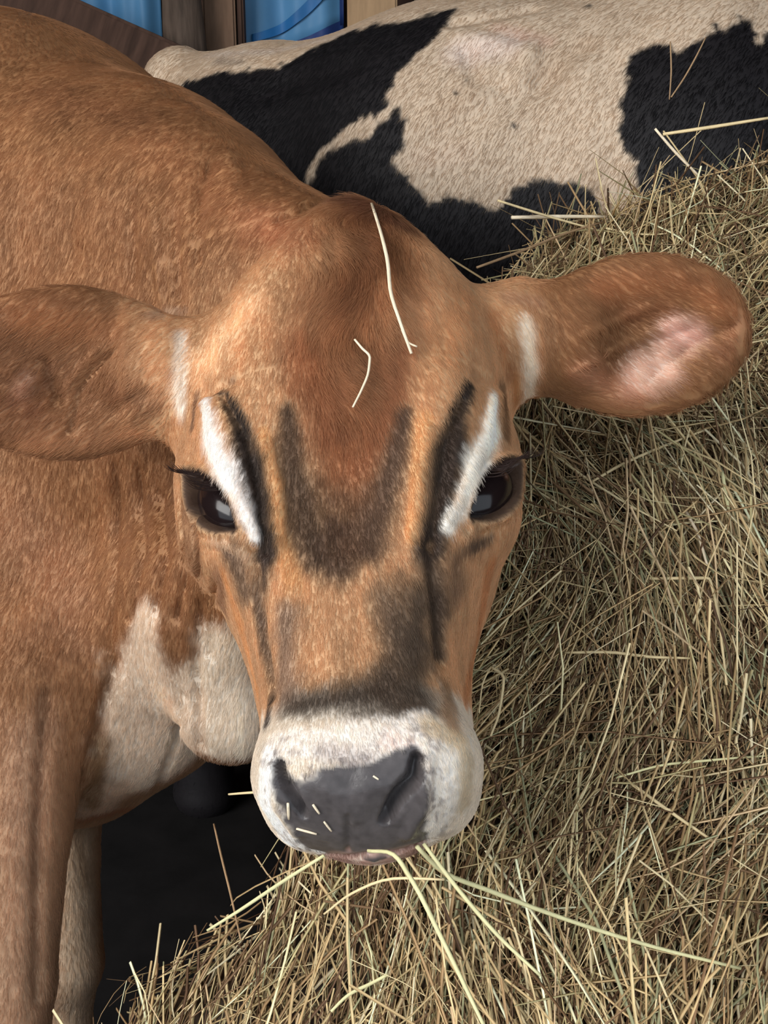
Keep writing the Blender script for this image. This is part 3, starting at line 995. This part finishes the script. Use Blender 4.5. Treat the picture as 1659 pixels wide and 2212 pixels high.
holstein = tag(empty('holstein_cow', (H_TH[0], H_TH[1], 0)), 'black and white cow standing behind the brown cow and the hay', 'cow')
me = mesh_np('holstein_body', HV, HF)
set_color(me, np.clip(HC, .003, 1))
link('body', me, MAT['coat'], holstein)


def hw(cen, n, Fq):
    view = CAM - cen
    dist = np.linalg.norm(view, axis=1)
    face = (n * view).sum(1) / dist
    rel = cen - CAM
    z = rel @ FWD
    X, Y = np.abs(rel @ RIGHT) / z, (rel @ UP) / z
    return np.where((face > -.3) & (X < .40) & (Y < .5) & (Y > .12), 1.0, .02)


hr, hn, hcol, _ = scatter(HV, HF, HN, HC, 80000, hw)
hair('coat_hair', hr, np.tile(np.array([-.5, 0, -1.0]), (len(hr), 1)), hn, rng.uniform(.007, .012, len(hr)), np.clip(hcol * rng.normal(1.03, .08, (len(hr), 1)), .003, 1), .00022, holstein, lift=.07, jitter=.15)
tick('holstein hair')


# ------------------------------------------------------------------ the hay pile
def hay_h(x, y):
    yc = .79 + .73 * sstep(-.12, .24, x)
    yy = np.minimum(y, yc)
    base = .60 + .63 * (yy - .70)
    base = np.where(y < .5, .474 + .45 * (y - .5), base)
    base = base - np.maximum(0, y - yc) * 2.2
    base = base - .065 * sstep(.04, -.14, x) - .55 * np.maximum(0, -.12 - x) - 5.0 * np.maximum(0, -.205 - x)
    base = base - .045 * sstep(1.1, 1.5, y) + .26 * np.maximum(0, np.minimum(x, 1.0) - .27) * sstep(.9, 1.5, y)
    pts = np.stack([x, y, np.zeros_like(x)], 1)
    base = base + .035 * vnoise(pts, 4.5, 31) + .018 * vnoise(pts, 11, 32) + .008 * vnoise(pts, 28, 33)
    return np.maximum(base, 0.0)


def hay_p(x, y):
    x = np.atleast_1d(x); y = np.atleast_1d(y)
    z = hay_h(x, y)
    e = .012
    gx = (hay_h(x + e, y) - hay_h(x - e, y)) / (2 * e)
    gy = (hay_h(x, y + e) - hay_h(x, y - e)) / (2 * e)
    n = np.stack([-gx, -gy, np.ones_like(gx)], 1)
    n /= np.linalg.norm(n, axis=1)[:, None]
    return np.stack([x, y, z], 1), n


gx, gy = np.arange(-.75, 1.5, .02), np.arange(-.35, 2.35, .02)
GX, GY = np.meshgrid(gx, gy, indexing='ij')
hp, _n = hay_p(GX.ravel(), GY.ravel())
hp[:, 2] -= .012
nx_, ny_ = GX.shape
ii = (np.arange(nx_ - 1)[:, None] * ny_ + np.arange(ny_ - 1)[None]).ravel()
hq = np.stack([ii, ii + ny_, ii + ny_ + 1, ii + 1], 1)
zmax = hp[hq, 2].max(1)
hq = hq[zmax > -.011]
me = mesh_np('hay_mound', hp, hq)
set_color(me, np.tile(srgb(66, 50, 38), (len(hp), 1)) * (1 + .3 * vnoise(hp, 40, 5))[:, None])  # dark colour paints shade into the gaps between stalks
haypile = tag(empty('hay_pile', (.35, 1.0, 0)), 'loose pile of dry yellowish hay under the brown cow\'s muzzle', 'hay', kind='stuff')
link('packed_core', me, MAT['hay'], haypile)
HAYC = np.array([srgb(*c) for c in ((210, 188, 142), (190, 164, 120), (228, 210, 166), (156, 128, 92), (118, 92, 66), (178, 166, 122), (160, 160, 124), (94, 70, 50), (200, 174, 136), (242, 228, 190))])
HAYW = np.array([.18, .16, .10, .13, .12, .08, .05, .09, .05, .04])


def ribbons(centers, dirs, normals, length, width, bend, colors, segs=4):
    """Thin three-sided stalks as one mesh: returns verts, quads and vertex colours."""
    n = len(centers)
    side = np.cross(dirs, normals)
    t = np.linspace(-.5, .5, segs + 1)
    k1 = bend[:, 0][:, None] * (t ** 2 - .08) ; k2 = bend[:, 1][:, None] * (t ** 2 - .08)
    kink = bend[:, 2][:, None] * np.maximum(t - .1, 0)
    spine = centers[:, None] + dirs[:, None] * (t[None, :, None] * length[:, None, None]) \
        + normals[:, None] * ((k1) * length[:, None])[:, :, None] + side[:, None] * ((k2 + kink) * length[:, None])[:, :, None]
    w = width[:, None] * (1 - .55 * np.clip(t[None] * 2, 0, 1) ** 2)
    ang = np.array([0, 2.1, 4.2])
    ring = spine[:, :, None] + side[:, None, None] * (np.cos(ang)[None, None, :, None] * w[:, :, None, None]) \
        + normals[:, None, None] * (np.sin(ang)[None, None, :, None] * w[:, :, None, None] * .7)
    Vv = ring.reshape(-1, 3)
    base = (np.arange(n) * (segs + 1) * 3)[:, None, None] + (np.arange(segs) * 3)[None, :, None]
    k = np.arange(3)[None, None]
    kn = (np.arange(3)[None, None] + 1) % 3
    q = np.stack([base + k, base + kn, base + kn + 3, base + k + 3], -1).reshape(-1, 4)
    return Vv, q, np.repeat(colors, (segs + 1) * 3, 0)


def hay_strands(n, xr, yr, depth, lift, wid, lens, layer_shade):
    x = rng.uniform(*xr, n); y = rng.uniform(*yr, n)
    p, nr = hay_p(x, y)
    keep = (p[:, 2] > .02) & ((x > .05) | (y < .80 + .73 * sstep(-.12, .24, x))) & ((nr[:, 2] > .42) | (rng.random(len(x)) < .3))
    x, y, p, nr = x[keep], y[keep], p[keep], nr[keep]
    m = len(p)
    down = np.array([-.18, -1.0, -.8])[None] + rng.normal(0, .18, (m, 3))
    down = down + (np.array([-.75, -.1, .1])[None]) * sstep(.10, -.12, x)[:, None]
    down -= (down * nr).sum(1)[:, None] * nr
    down /= np.linalg.norm(down, axis=1)[:, None]
    sd = np.cross(nr, down)
    flow = vnoise(p, 7, 41) * .7
    a = flow + rng.normal(0, .30, m) + np.where(rng.random(m) < .20, rng.uniform(-1.6, 1.6, m), 0)
    d = down * np.cos(a)[:, None] + sd * np.sin(a)[:, None]
    d = d + nr * (rng.normal(0, lift, m) * np.where(x < -.02, .25, 1))[:, None]
    d /= np.linalg.norm(d, axis=1)[:, None]
    nn_ = nr - (nr * d).sum(1)[:, None] * d
    nn_ /= np.linalg.norm(nn_, axis=1)[:, None]
    L = rng.uniform(*lens, m) * rng.choice([.6, 1, 1.5], m, p=[.35, .45, .2])
    L = L * np.where(x < -.10, .45, np.where(x < -.02, .7, 1))
    w = rng.uniform(*wid, m) * .5
    c = HAYC[rng.choice(len(HAYC), m, p=HAYW)] * rng.uniform(.85, 1.22, (m, 1)) * np.array([1.05, 1.02, 1.0]) * layer_shade
    bend = np.stack([rng.normal(0, .18, m), rng.normal(0, .25, m), np.where((rng.random(m) < .15) & (x > 0), rng.normal(0, .5, m), 0)], 1)
    return ribbons(p + nr * rng.uniform(*depth, m)[:, None], d, nn_, L, w, bend, c)


parts = [hay_strands(13000, (-.42, .80), (.45, 1.66), (-.012, .002), .10, (.0014, .0034), (.05, .14), .62),  # deep layers darkened as if shaded, upper ones brightened
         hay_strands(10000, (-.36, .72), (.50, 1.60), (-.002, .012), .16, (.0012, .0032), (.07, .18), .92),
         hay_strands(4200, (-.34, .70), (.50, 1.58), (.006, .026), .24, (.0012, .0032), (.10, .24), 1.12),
         hay_strands(9000, (-.24, .70), (.50, 1.58), (.002, .018), .20, (.0007, .0014), (.05, .18), 1.05),
         hay_strands(2500, (-.7, 1.4), (-.3, 2.2), (-.004, .012), .15, (.0015, .0035), (.08, .2), .95)]
off = 0; Vs, Qs, Cs = [], [], []
for v_, q_, c_ in parts:
    Vs.append(v_); Qs.append(q_ + off); Cs.append(c_); off += len(v_)
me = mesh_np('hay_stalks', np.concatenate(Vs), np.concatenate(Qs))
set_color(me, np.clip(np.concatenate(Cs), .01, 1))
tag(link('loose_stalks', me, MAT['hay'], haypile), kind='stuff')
tick('hay')


# ------------------------------------------------------------------ the barn
def plain(name, c, rough=.8, nscale=6, amt=.35, stretch=(1, 1, 1), bump=.3):
    m, nt, b = new_mat(name, rough=rough, spec=.2)
    tc = nt.nodes.new('ShaderNodeTexCoord'); mp = nt.nodes.new('ShaderNodeMapping'); mp.inputs['Scale'].default_value = stretch
    n = nt.nodes.new('ShaderNodeTexNoise'); n.inputs['Scale'].default_value = nscale; n.inputs['Detail'].default_value = 6
    r = nt.nodes.new('ShaderNodeValToRGB')
    lo, hi = srgb(*c) * (1 - amt), np.clip(srgb(*c) * (1 + amt), 0, 1)
    r.color_ramp.elements[0].position = .3; r.color_ramp.elements[1].position = .7
    r.color_ramp.elements[0].color = (*lo, 1); r.color_ramp.elements[1].color = (*hi, 1)
    bp = nt.nodes.new('ShaderNodeBump'); bp.inputs['Strength'].default_value = bump; bp.inputs['Distance'].default_value = .01
    L = nt.links.new
    L(tc.outputs['Object'], mp.inputs[0]); L(mp.outputs[0], n.inputs['Vector']); L(n.outputs['Fac'], r.inputs[0])
    L(r.outputs[0], b.inputs['Base Color']); L(n.outputs['Fac'], bp.inputs['Height']); L(bp.outputs[0], b.inputs['Normal'])
    return m


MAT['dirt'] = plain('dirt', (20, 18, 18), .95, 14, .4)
MAT['dark_wood'] = plain('dark_wood', (78, 57, 47), .8, 9, .35, (6, 6, 1))
MAT['log'] = plain('log', (92, 78, 68), .85, 8, .4, (7, 7, 1))
MAT['brown_wood'] = plain('brown_wood', (132, 104, 84), .8, 9, .2, (6, 6, 1))
MAT['tan_wood'] = plain('tan_wood', (186, 152, 116), .75, 9, .15, (6, 6, 1))
MAT['pale_wood'] = plain('pale_wood', (206, 184, 154), .75, 9, .12, (6, 6, 1))
MAT['roof'] = plain('roof', (80, 72, 66), .9, 5, .3)
MAT['tarp'] = plain('tarp', (92, 146, 190), .45, 5, .12)
MAT['tarp_hem'] = plain('tarp_hem', (40, 62, 118), .5, 9, .2)
MAT['tarp_fold'] = plain('tarp_fold', (44, 110, 170), .45, 9, .2)


def box_mesh(name, sx, sy, sz, bev=.006):
    bm = bmesh.new()
    bmesh.ops.create_cube(bm, size=1)
    bmesh.ops.scale(bm, vec=(sx, sy, sz), verts=bm.verts)
    if bev: bmesh.ops.bevel(bm, geom=bm.edges[:], offset=bev, segments=2, affect='EDGES')
    me = bpy.data.meshes.new(name); bm.to_mesh(me); bm.free()
    return me


def slab(name, lo, hi, mat, parent=None, bev=.006):
    lo, hi = np.array(lo, float), np.array(hi, float)
    o = link(name, box_mesh(name, *(hi - lo), bev), mat)
    o.location = (lo + hi) / 2
    if parent is not None:
        o.parent = parent; o.matrix_parent_inverse = Matrix.Translation(-Vector(parent.location))
    return o


YB = 3.60
def wx(px, y=YB): return (px - 829.5) / FPX * ((y - 0) / math.cos(PITCH)) * 1.0


def at_y(px, py, y):
    r = ray(px, py)
    return CAM + r * (y / r[1])


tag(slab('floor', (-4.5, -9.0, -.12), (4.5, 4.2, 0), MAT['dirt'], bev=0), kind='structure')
tag(slab('wall_left', (-4.5, -1.0, 0), (-4.4, 4.2, 3.4), MAT['dark_wood'], bev=0), kind='structure')
tag(slab('wall_right', (4.4, -1.0, 0), (4.5, 4.2, 3.4), MAT['dark_wood'], bev=0), kind='structure')
tag(slab('ceiling', (-4.5, -1.0, 3.3), (4.5, 4.2, 3.4), MAT['roof'], bev=0), kind='structure')
wb_ = tag(empty('wall_back', (0, 3.9, 0)), kind='structure')
x = -4.4
k = 0
xa, xb = at_y(858, 10, 3.8)[0], at_y(990, 10, 3.8)[0]
while x < 4.4:                                   # upright boards with open joints
    w_ = .058 if xa - .01 < x < xb else rng.uniform(.16, .24)
    pale = xa - .02 < x < xb + .3
    slab('plank', (x, 3.8, 0), (min(x + w_ - .006, 4.4), 3.83, 3.3), MAT['pale_wood' if pale else 'dark_wood'], wb_, .003)
    x += w_
slab('backing', (-4.4, 3.85, 0), (4.4, 3.88, 3.3), MAT['dark_wood'], wb_, 0)


def post(name, px0, px1, y, mat, label, cat='post', t=.10):
    a, b = at_y(px0, 40, y)[0], at_y(px1, 40, y)[0]
    o = slab(name, (a, y, 0), (b, y + t, 3.3), mat)
    return tag(o, label, cat)


post('wooden_post', 438, 508, 3.55, MAT['brown_wood'], 'flat brown wooden post between the two blue tarpaulins')
post('wooden_post', 512, 526, 3.56, MAT['dark_wood'], 'thin dark wooden batten at the left edge of the wide tarpaulin', 'batten', .06)
post('wooden_post', 750, 858, 3.50, MAT['tan_wood'], 'pale tan wooden post rising behind the black and white cow')
# rough log post, bulging
bm = bmesh.new()
rings = []
ca_ = at_y(386, 40, 3.47)
for i in range(34):
    z = 3.3 * i / 33
    rr = .068 + .008 * math.sin(z * 7) + .01 * math.sin(z * 2.3 + 1)
    ring = []
    for j in range(20):
        t = j / 20 * math.tau
        r2 = rr * (1 + .06 * math.sin(5 * t + z * 2) + .03 * math.sin(9 * t))
        ring.append(bm.verts.new((ca_[0] + .02 * math.sin(z * 1.7) + math.cos(t) * r2, ca_[1] + math.sin(t) * r2, z)))
    rings.append(ring)
for a_, b_ in zip(rings[:-1], rings[1:]):
    for j in range(20):
        bm.faces.new((a_[j], a_[(j + 1) % 20], b_[(j + 1) % 20], b_[j]))
bm.faces.new(rings[-1]); bm.faces.new(rings[0][::-1])
lm = bpy.data.meshes.new('log'); bm.to_mesh(lm); bm.free()
for p in lm.polygons: p.use_smooth = True
tag(link('log_post', lm, MAT['log']), 'rough dark log post beside the narrow blue tarpaulin', 'post')
# slanting brace in front of the narrow tarpaulin
A_, B_ = at_y(-420, -180, 3.35), at_y(420, 190, 3.35)
o = link('brace', box_mesh('brace', float(np.linalg.norm(B_ - A_)), .08, .17, .008), MAT['dark_wood'])
dv = Vector(B_ - A_).normalized()
o.location = (A_ + B_) / 2
o.rotation_euler = (0, -math.atan2(dv.z, dv.x), 0)
tag(o, 'dark slanting timber brace above the brown cow\'s back', 'beam')


def tarp(label, px0, px1, pybot0, pybot1, y, hem_side):
    """A hanging blue sheet with soft folds, a darker slanting fold and a hem."""
    n, m = 40, 50
    a, b = at_y(px0, 0, y), at_y(px1, 0, y)
    z0, z1 = at_y(px0, pybot0, y)[2], at_y(px1, pybot1, y)[2]
    root = tag(empty('tarpaulin', ((a[0] + b[0]) / 2, y, 0)), label, 'tarpaulin')

    def sheet(name, s0, s1, t0, t1, dy, mat):
        vs = []
        for i in range(n + 1):
            s = s0 + (s1 - s0) * i / n
            xx = a[0] + (b[0] - a[0]) * s
            zb = z0 + (z1 - z0) * s - .02 * math.sin(s * 3.1)
            for j in range(m + 1):
                t = t0(s) + (t1(s) - t0(s)) * j / m
                zz = zb + t
                vs.append((xx, y + dy + .012 * math.sin(s * 9 + zz * 3) + .006 * math.sin(s * 21), zz))
        f = [(i * (m + 1) + j, (i + 1) * (m + 1) + j, (i + 1) * (m + 1) + j + 1, i * (m + 1) + j + 1) for i in range(n) for j in range(m)]
        me = mesh_np(name, np.array(vs), np.array(f))
        o = link(name, me, mat, root)
        o.modifiers.new('thick', 'SOLIDIFY').thickness = .004
        return o
    top = 3.25 - max(z0, z1)
    sheet('sheet', 0, 1, lambda s: 0, lambda s: top, 0, MAT['tarp'])
    sheet('hem', 0, 1, lambda s: -.012, lambda s: .012, -.006, MAT['tarp_hem'])
    if hem_side:
        sheet('side_hem', .965, 1, lambda s: 0, lambda s: top, -.008, MAT['tarp_hem'])
        sheet('fold', .10, .93, lambda s: .03 + .09 * s * s, lambda s: .05 + .13 * s * s, -.010, MAT['tarp_fold'])
    else:
        sheet('side_hem', 0.10, .18, lambda s: .06, lambda s: top, -.008, MAT['tarp_hem'])
    return root


tarp('narrow blue tarpaulin left of the log post', 170, 345, 20, 105, 3.66, False)
tarp('wide blue tarpaulin between the brown and the tan post', 520, 742, 118, 50, 3.66, True)
tick('barn')


# ------------------------------------------------------------------ single stalks that stand out
hay_tree = bvh_of(hp, [hq])
MAT['straw'] = plain('straw', (232, 208, 160), .55, 40, .12)
MAT['straw_green'] = plain('straw_green', (226, 218, 166), .55, 40, .14)
MAT['straw_pale'] = plain('straw_pale', (250, 228, 196), .5, 40, .08)
MAT['straw_brown'] = plain('straw_brown', (170, 138, 104), .6, 40, .15)


def tube(name, pts, rad, mat, sides=6):
    """A smooth tapering stalk through 3-D points."""
    P3 = np.array(pts, float)
    t = np.linspace(0, 1, len(P3))
    tt = np.linspace(0, 1, (len(P3) - 1) * 4 + 1)
    if len(P3) > 2:
        S3 = np.stack([pchip(t, P3[:, i])(tt) for i in range(3)], 1)
    else:
        S3 = P3[0] + (P3[1] - P3[0]) * tt[:, None]
    T = np.gradient(S3, axis=0); T /= np.linalg.norm(T, axis=1)[:, None]
    up = np.array([.3, -.9, .2])
    s1 = np.cross(T, up); s1 /= np.linalg.norm(s1, axis=1)[:, None]
    s2 = np.cross(T, s1)
    r = rad * (1 - .6 * np.abs(tt - .4) ** 1.5)
    an = np.arange(sides) / sides * math.tau
    ring = S3[:, None] + (s1[:, None] * np.cos(an)[None, :, None] + s2[:, None] * np.sin(an)[None, :, None] * .8) * r[:, None, None]
    n = len(S3)
    base = (np.arange(n - 1) * sides)[:, None]
    k = np.arange(sides)[None]; kn = (k + 1) % sides
    q = np.stack([base + k, base + kn, base + kn + sides, base + k + sides], -1).reshape(-1, 4)
    caps = [np.arange(sides)[::-1][None], (np.arange(sides) + (n - 1) * sides)[None]]
    return mesh_np(name, ring.reshape(-1, 3), [q, np.concatenate(caps)])


def stalk(label, pts, wpx, mat, on='hay', lift=.03, depth=None, group='stray stalks', branch=None, name='hay_stalk'):
    def place(p, i, n):
        if depth is not None:
            d = depth[0] + (depth[1] - depth[0]) * i / max(1, n - 1)
            return P(p[0], p[1], d)
        h = hit(tree if on == 'cow' else hay_tree, *p)
        q = h[0] if h is not None else P(p[0], p[1], 1.45)
        return q - ray(*p) * lift
    W3 = [place(p, i, len(pts)) for i, p in enumerate(pts)]
    d = float(np.mean([(w - CAM) @ FWD for w in W3]))
    o = link(name, tube('stalk', W3, wpx * .5 * d / FPX, MAT[mat]), None)
    o.data.materials.append(MAT[mat])
    tag(o, label, 'straw', group)
    if branch:
        B3 = [place(p, i, len(branch)) for i, p in enumerate(branch)]
        b = link('side_shoot', tube('shoot', B3, wpx * .3 * d / FPX, MAT[mat]))
        b.data.materials.append(MAT[mat]); b.parent = o
    return o


stalk('long pale straw lying down the brown cow\'s forehead', [(803, 440), (826, 515), (838, 570), (843, 625), (866, 700), (889, 764)], 9, 'straw_pale', 'cow', .012, branch=[(868, 712), (882, 740), (901, 749)], group='straws on the forehead')
stalk('short kinked straw below the long one on the forehead', [(766, 733), (782, 752), (799, 772), (796, 803), (782, 840), (762, 880)], 6, 'straw_pale', 'cow', .010, group='straws on the forehead')
stalk('bent straw hanging from the middle of the mouth', [(795, 1838), (850, 1846), (892, 1905), (958, 2035), (1002, 2125), (1045, 2215)], 11, 'straw_green', depth=(.735, .66), group='straws held in the mouth')
stalk('longest straw in the mouth reaching far right', [(900, 1828), (960, 1885), (1060, 1925), (1200, 1978), (1400, 2042), (1600, 2092)], 11, 'straw_green', depth=(.76, .84), group='straws held in the mouth')
stalk('straight straw slanting down right from the mouth', [(915, 1822), (985, 1915), (1075, 2020), (1168, 2108)], 10, 'straw_green', depth=(.76, .74), group='straws held in the mouth')
stalk('straw slanting down left from the mouth corner', [(700, 1848), (610, 1905), (520, 1965), (448, 2010)], 9, 'straw_green', depth=(.75, .78), group='straws held in the mouth')
stalk('thin straw arching left below the chin', [(960, 1900), (850, 1898), (760, 1930), (700, 1975)], 7, 'straw', depth=(.76, .78), group='straws held in the mouth')
stalk('straight stalk lying level across the pile at mid height', [(1220, 1410), (1330, 1410), (1420, 1420), (1490, 1422)], 7, 'straw', lift=.035)
stalk('brown crooked stalk below the ear beside the cheek', [(1240, 1000), (1248, 1035), (1290, 1075), (1335, 1150), (1420, 1342)], 7, 'straw_brown', lift=.04, branch=[(1335, 1150), (1310, 1190), (1294, 1226)])
stalk('stalk bent at a right angle near the right edge', [(1403, 1250), (1480, 1249), (1532, 1250), (1550, 1320), (1570, 1480)], 8, 'straw', lift=.04)
stalk('pale stalk leaning above the right-angled one', [(1482, 1105), (1510, 1160), (1528, 1222)], 8, 'straw_pale', lift=.045)
stalk('long stalk slanting up right under the ear', [(1280, 1040), (1340, 1005), (1430, 965), (1520, 930)], 7, 'straw', lift=.045)
stalk('upright stalk hanging from the ear\'s lower edge', [(1350, 905), (1358, 960), (1362, 1040)], 7, 'straw_brown', lift=.05)
stalk('greenish upright stalk near the right edge', [(1560, 1020), (1568, 1070), (1574, 1100)], 10, 'straw_green', lift=.04)
stalk('stalk slanting down right beside the muzzle', [(1360, 1690), (1450, 1755), (1545, 1820)], 8, 'straw', lift=.035)
stalk('long faint stalk running to the right edge beside the muzzle', [(1330, 1680), (1450, 1650), (1560, 1640), (1665, 1632)], 6, 'straw_green', lift=.035)
stalk('steep stalk in the hay right of the muzzle', [(1270, 1600), (1240, 1770), (1220, 2010)], 7, 'straw', lift=.03)
stalk('folded stalk loop beside the lower cheek', [(1060, 1440), (1088, 1465), (1078, 1540), (1060, 1590)], 7, 'straw', lift=.05, branch=[(1060, 1440), (1042, 1480), (1035, 1540)])
stalk('stalk near the bottom edge left of the hanging straws', [(838, 2105), (790, 2130), (752, 2150), (715, 2185)], 9, 'straw_green', lift=.04)
stalk('pointed stalk jutting level over the dark belly', [(1105, 470), (1200, 468), (1310, 468)], 9, 'straw_pale', depth=(1.40, 1.46))
stalk('stalk slanting down above the level jutting one', [(1075, 433), (1180, 466), (1300, 500)], 6, 'straw', depth=(1.38, 1.44))
stalk('long top stalk crossing the black flank at the right edge', [(1432, 290), (1540, 274), (1665, 254)], 8, 'straw', depth=(1.42, 1.40))
stalk('short stalk forming a point with the long top stalk', [(1415, 278), (1460, 330), (1512, 382)], 7, 'straw_pale', depth=(1.42, 1.44))
stalk('grey stalk reaching left from the pile above the ear', [(1030, 578), (1120, 545), (1220, 505), (1300, 480)], 6, 'straw_brown', depth=(1.30, 1.44), branch=[(1112, 548), (1150, 580), (1210, 605)])
stalk('thin stalk sticking up high against the black flank', [(1450, 210), (1480, 165), (1505, 120), (1525, 80)], 4, 'straw_brown', depth=(1.50, 1.52))
stalk('second thin stalk on the black flank, nearly upright', [(1448, 90), (1450, 150), (1446, 215)], 4, 'straw_brown', depth=(1.50, 1.50))
stalk('lone stalk standing in the dark gap under the dewlap', [(462, 1780), (478, 1850), (500, 1940), (520, 2030)], 5, 'straw_brown', depth=(.96, .86))
stalk('short level stalk beside the muzzle in the dark gap', [(494, 1716), (530, 1713), (580, 1710), (620, 1708)], 6, 'straw', depth=(.82, .79))
for i, (pts, w) in enumerate([([(622, 1735), (624, 1770)], 7), ([(640, 1790), (684, 1802)], 6), ([(676, 1738), (690, 1758)], 6), ([(700, 1775), (716, 1796)], 5), ([(806, 1676), (818, 1684)], 5)]):
    stalk(['upright hay fleck below the left nostril', 'level hay fleck low on the nose pad', 'hay fleck right of the left nostril', 'slanting hay fleck in the middle of the nose pad', 'tiny hay fleck near the top of the nose pad'][i],
          pts, w, 'straw_pale', 'cow', .002, group='flecks on the nose', name='hay_fleck')
tick('stalks')
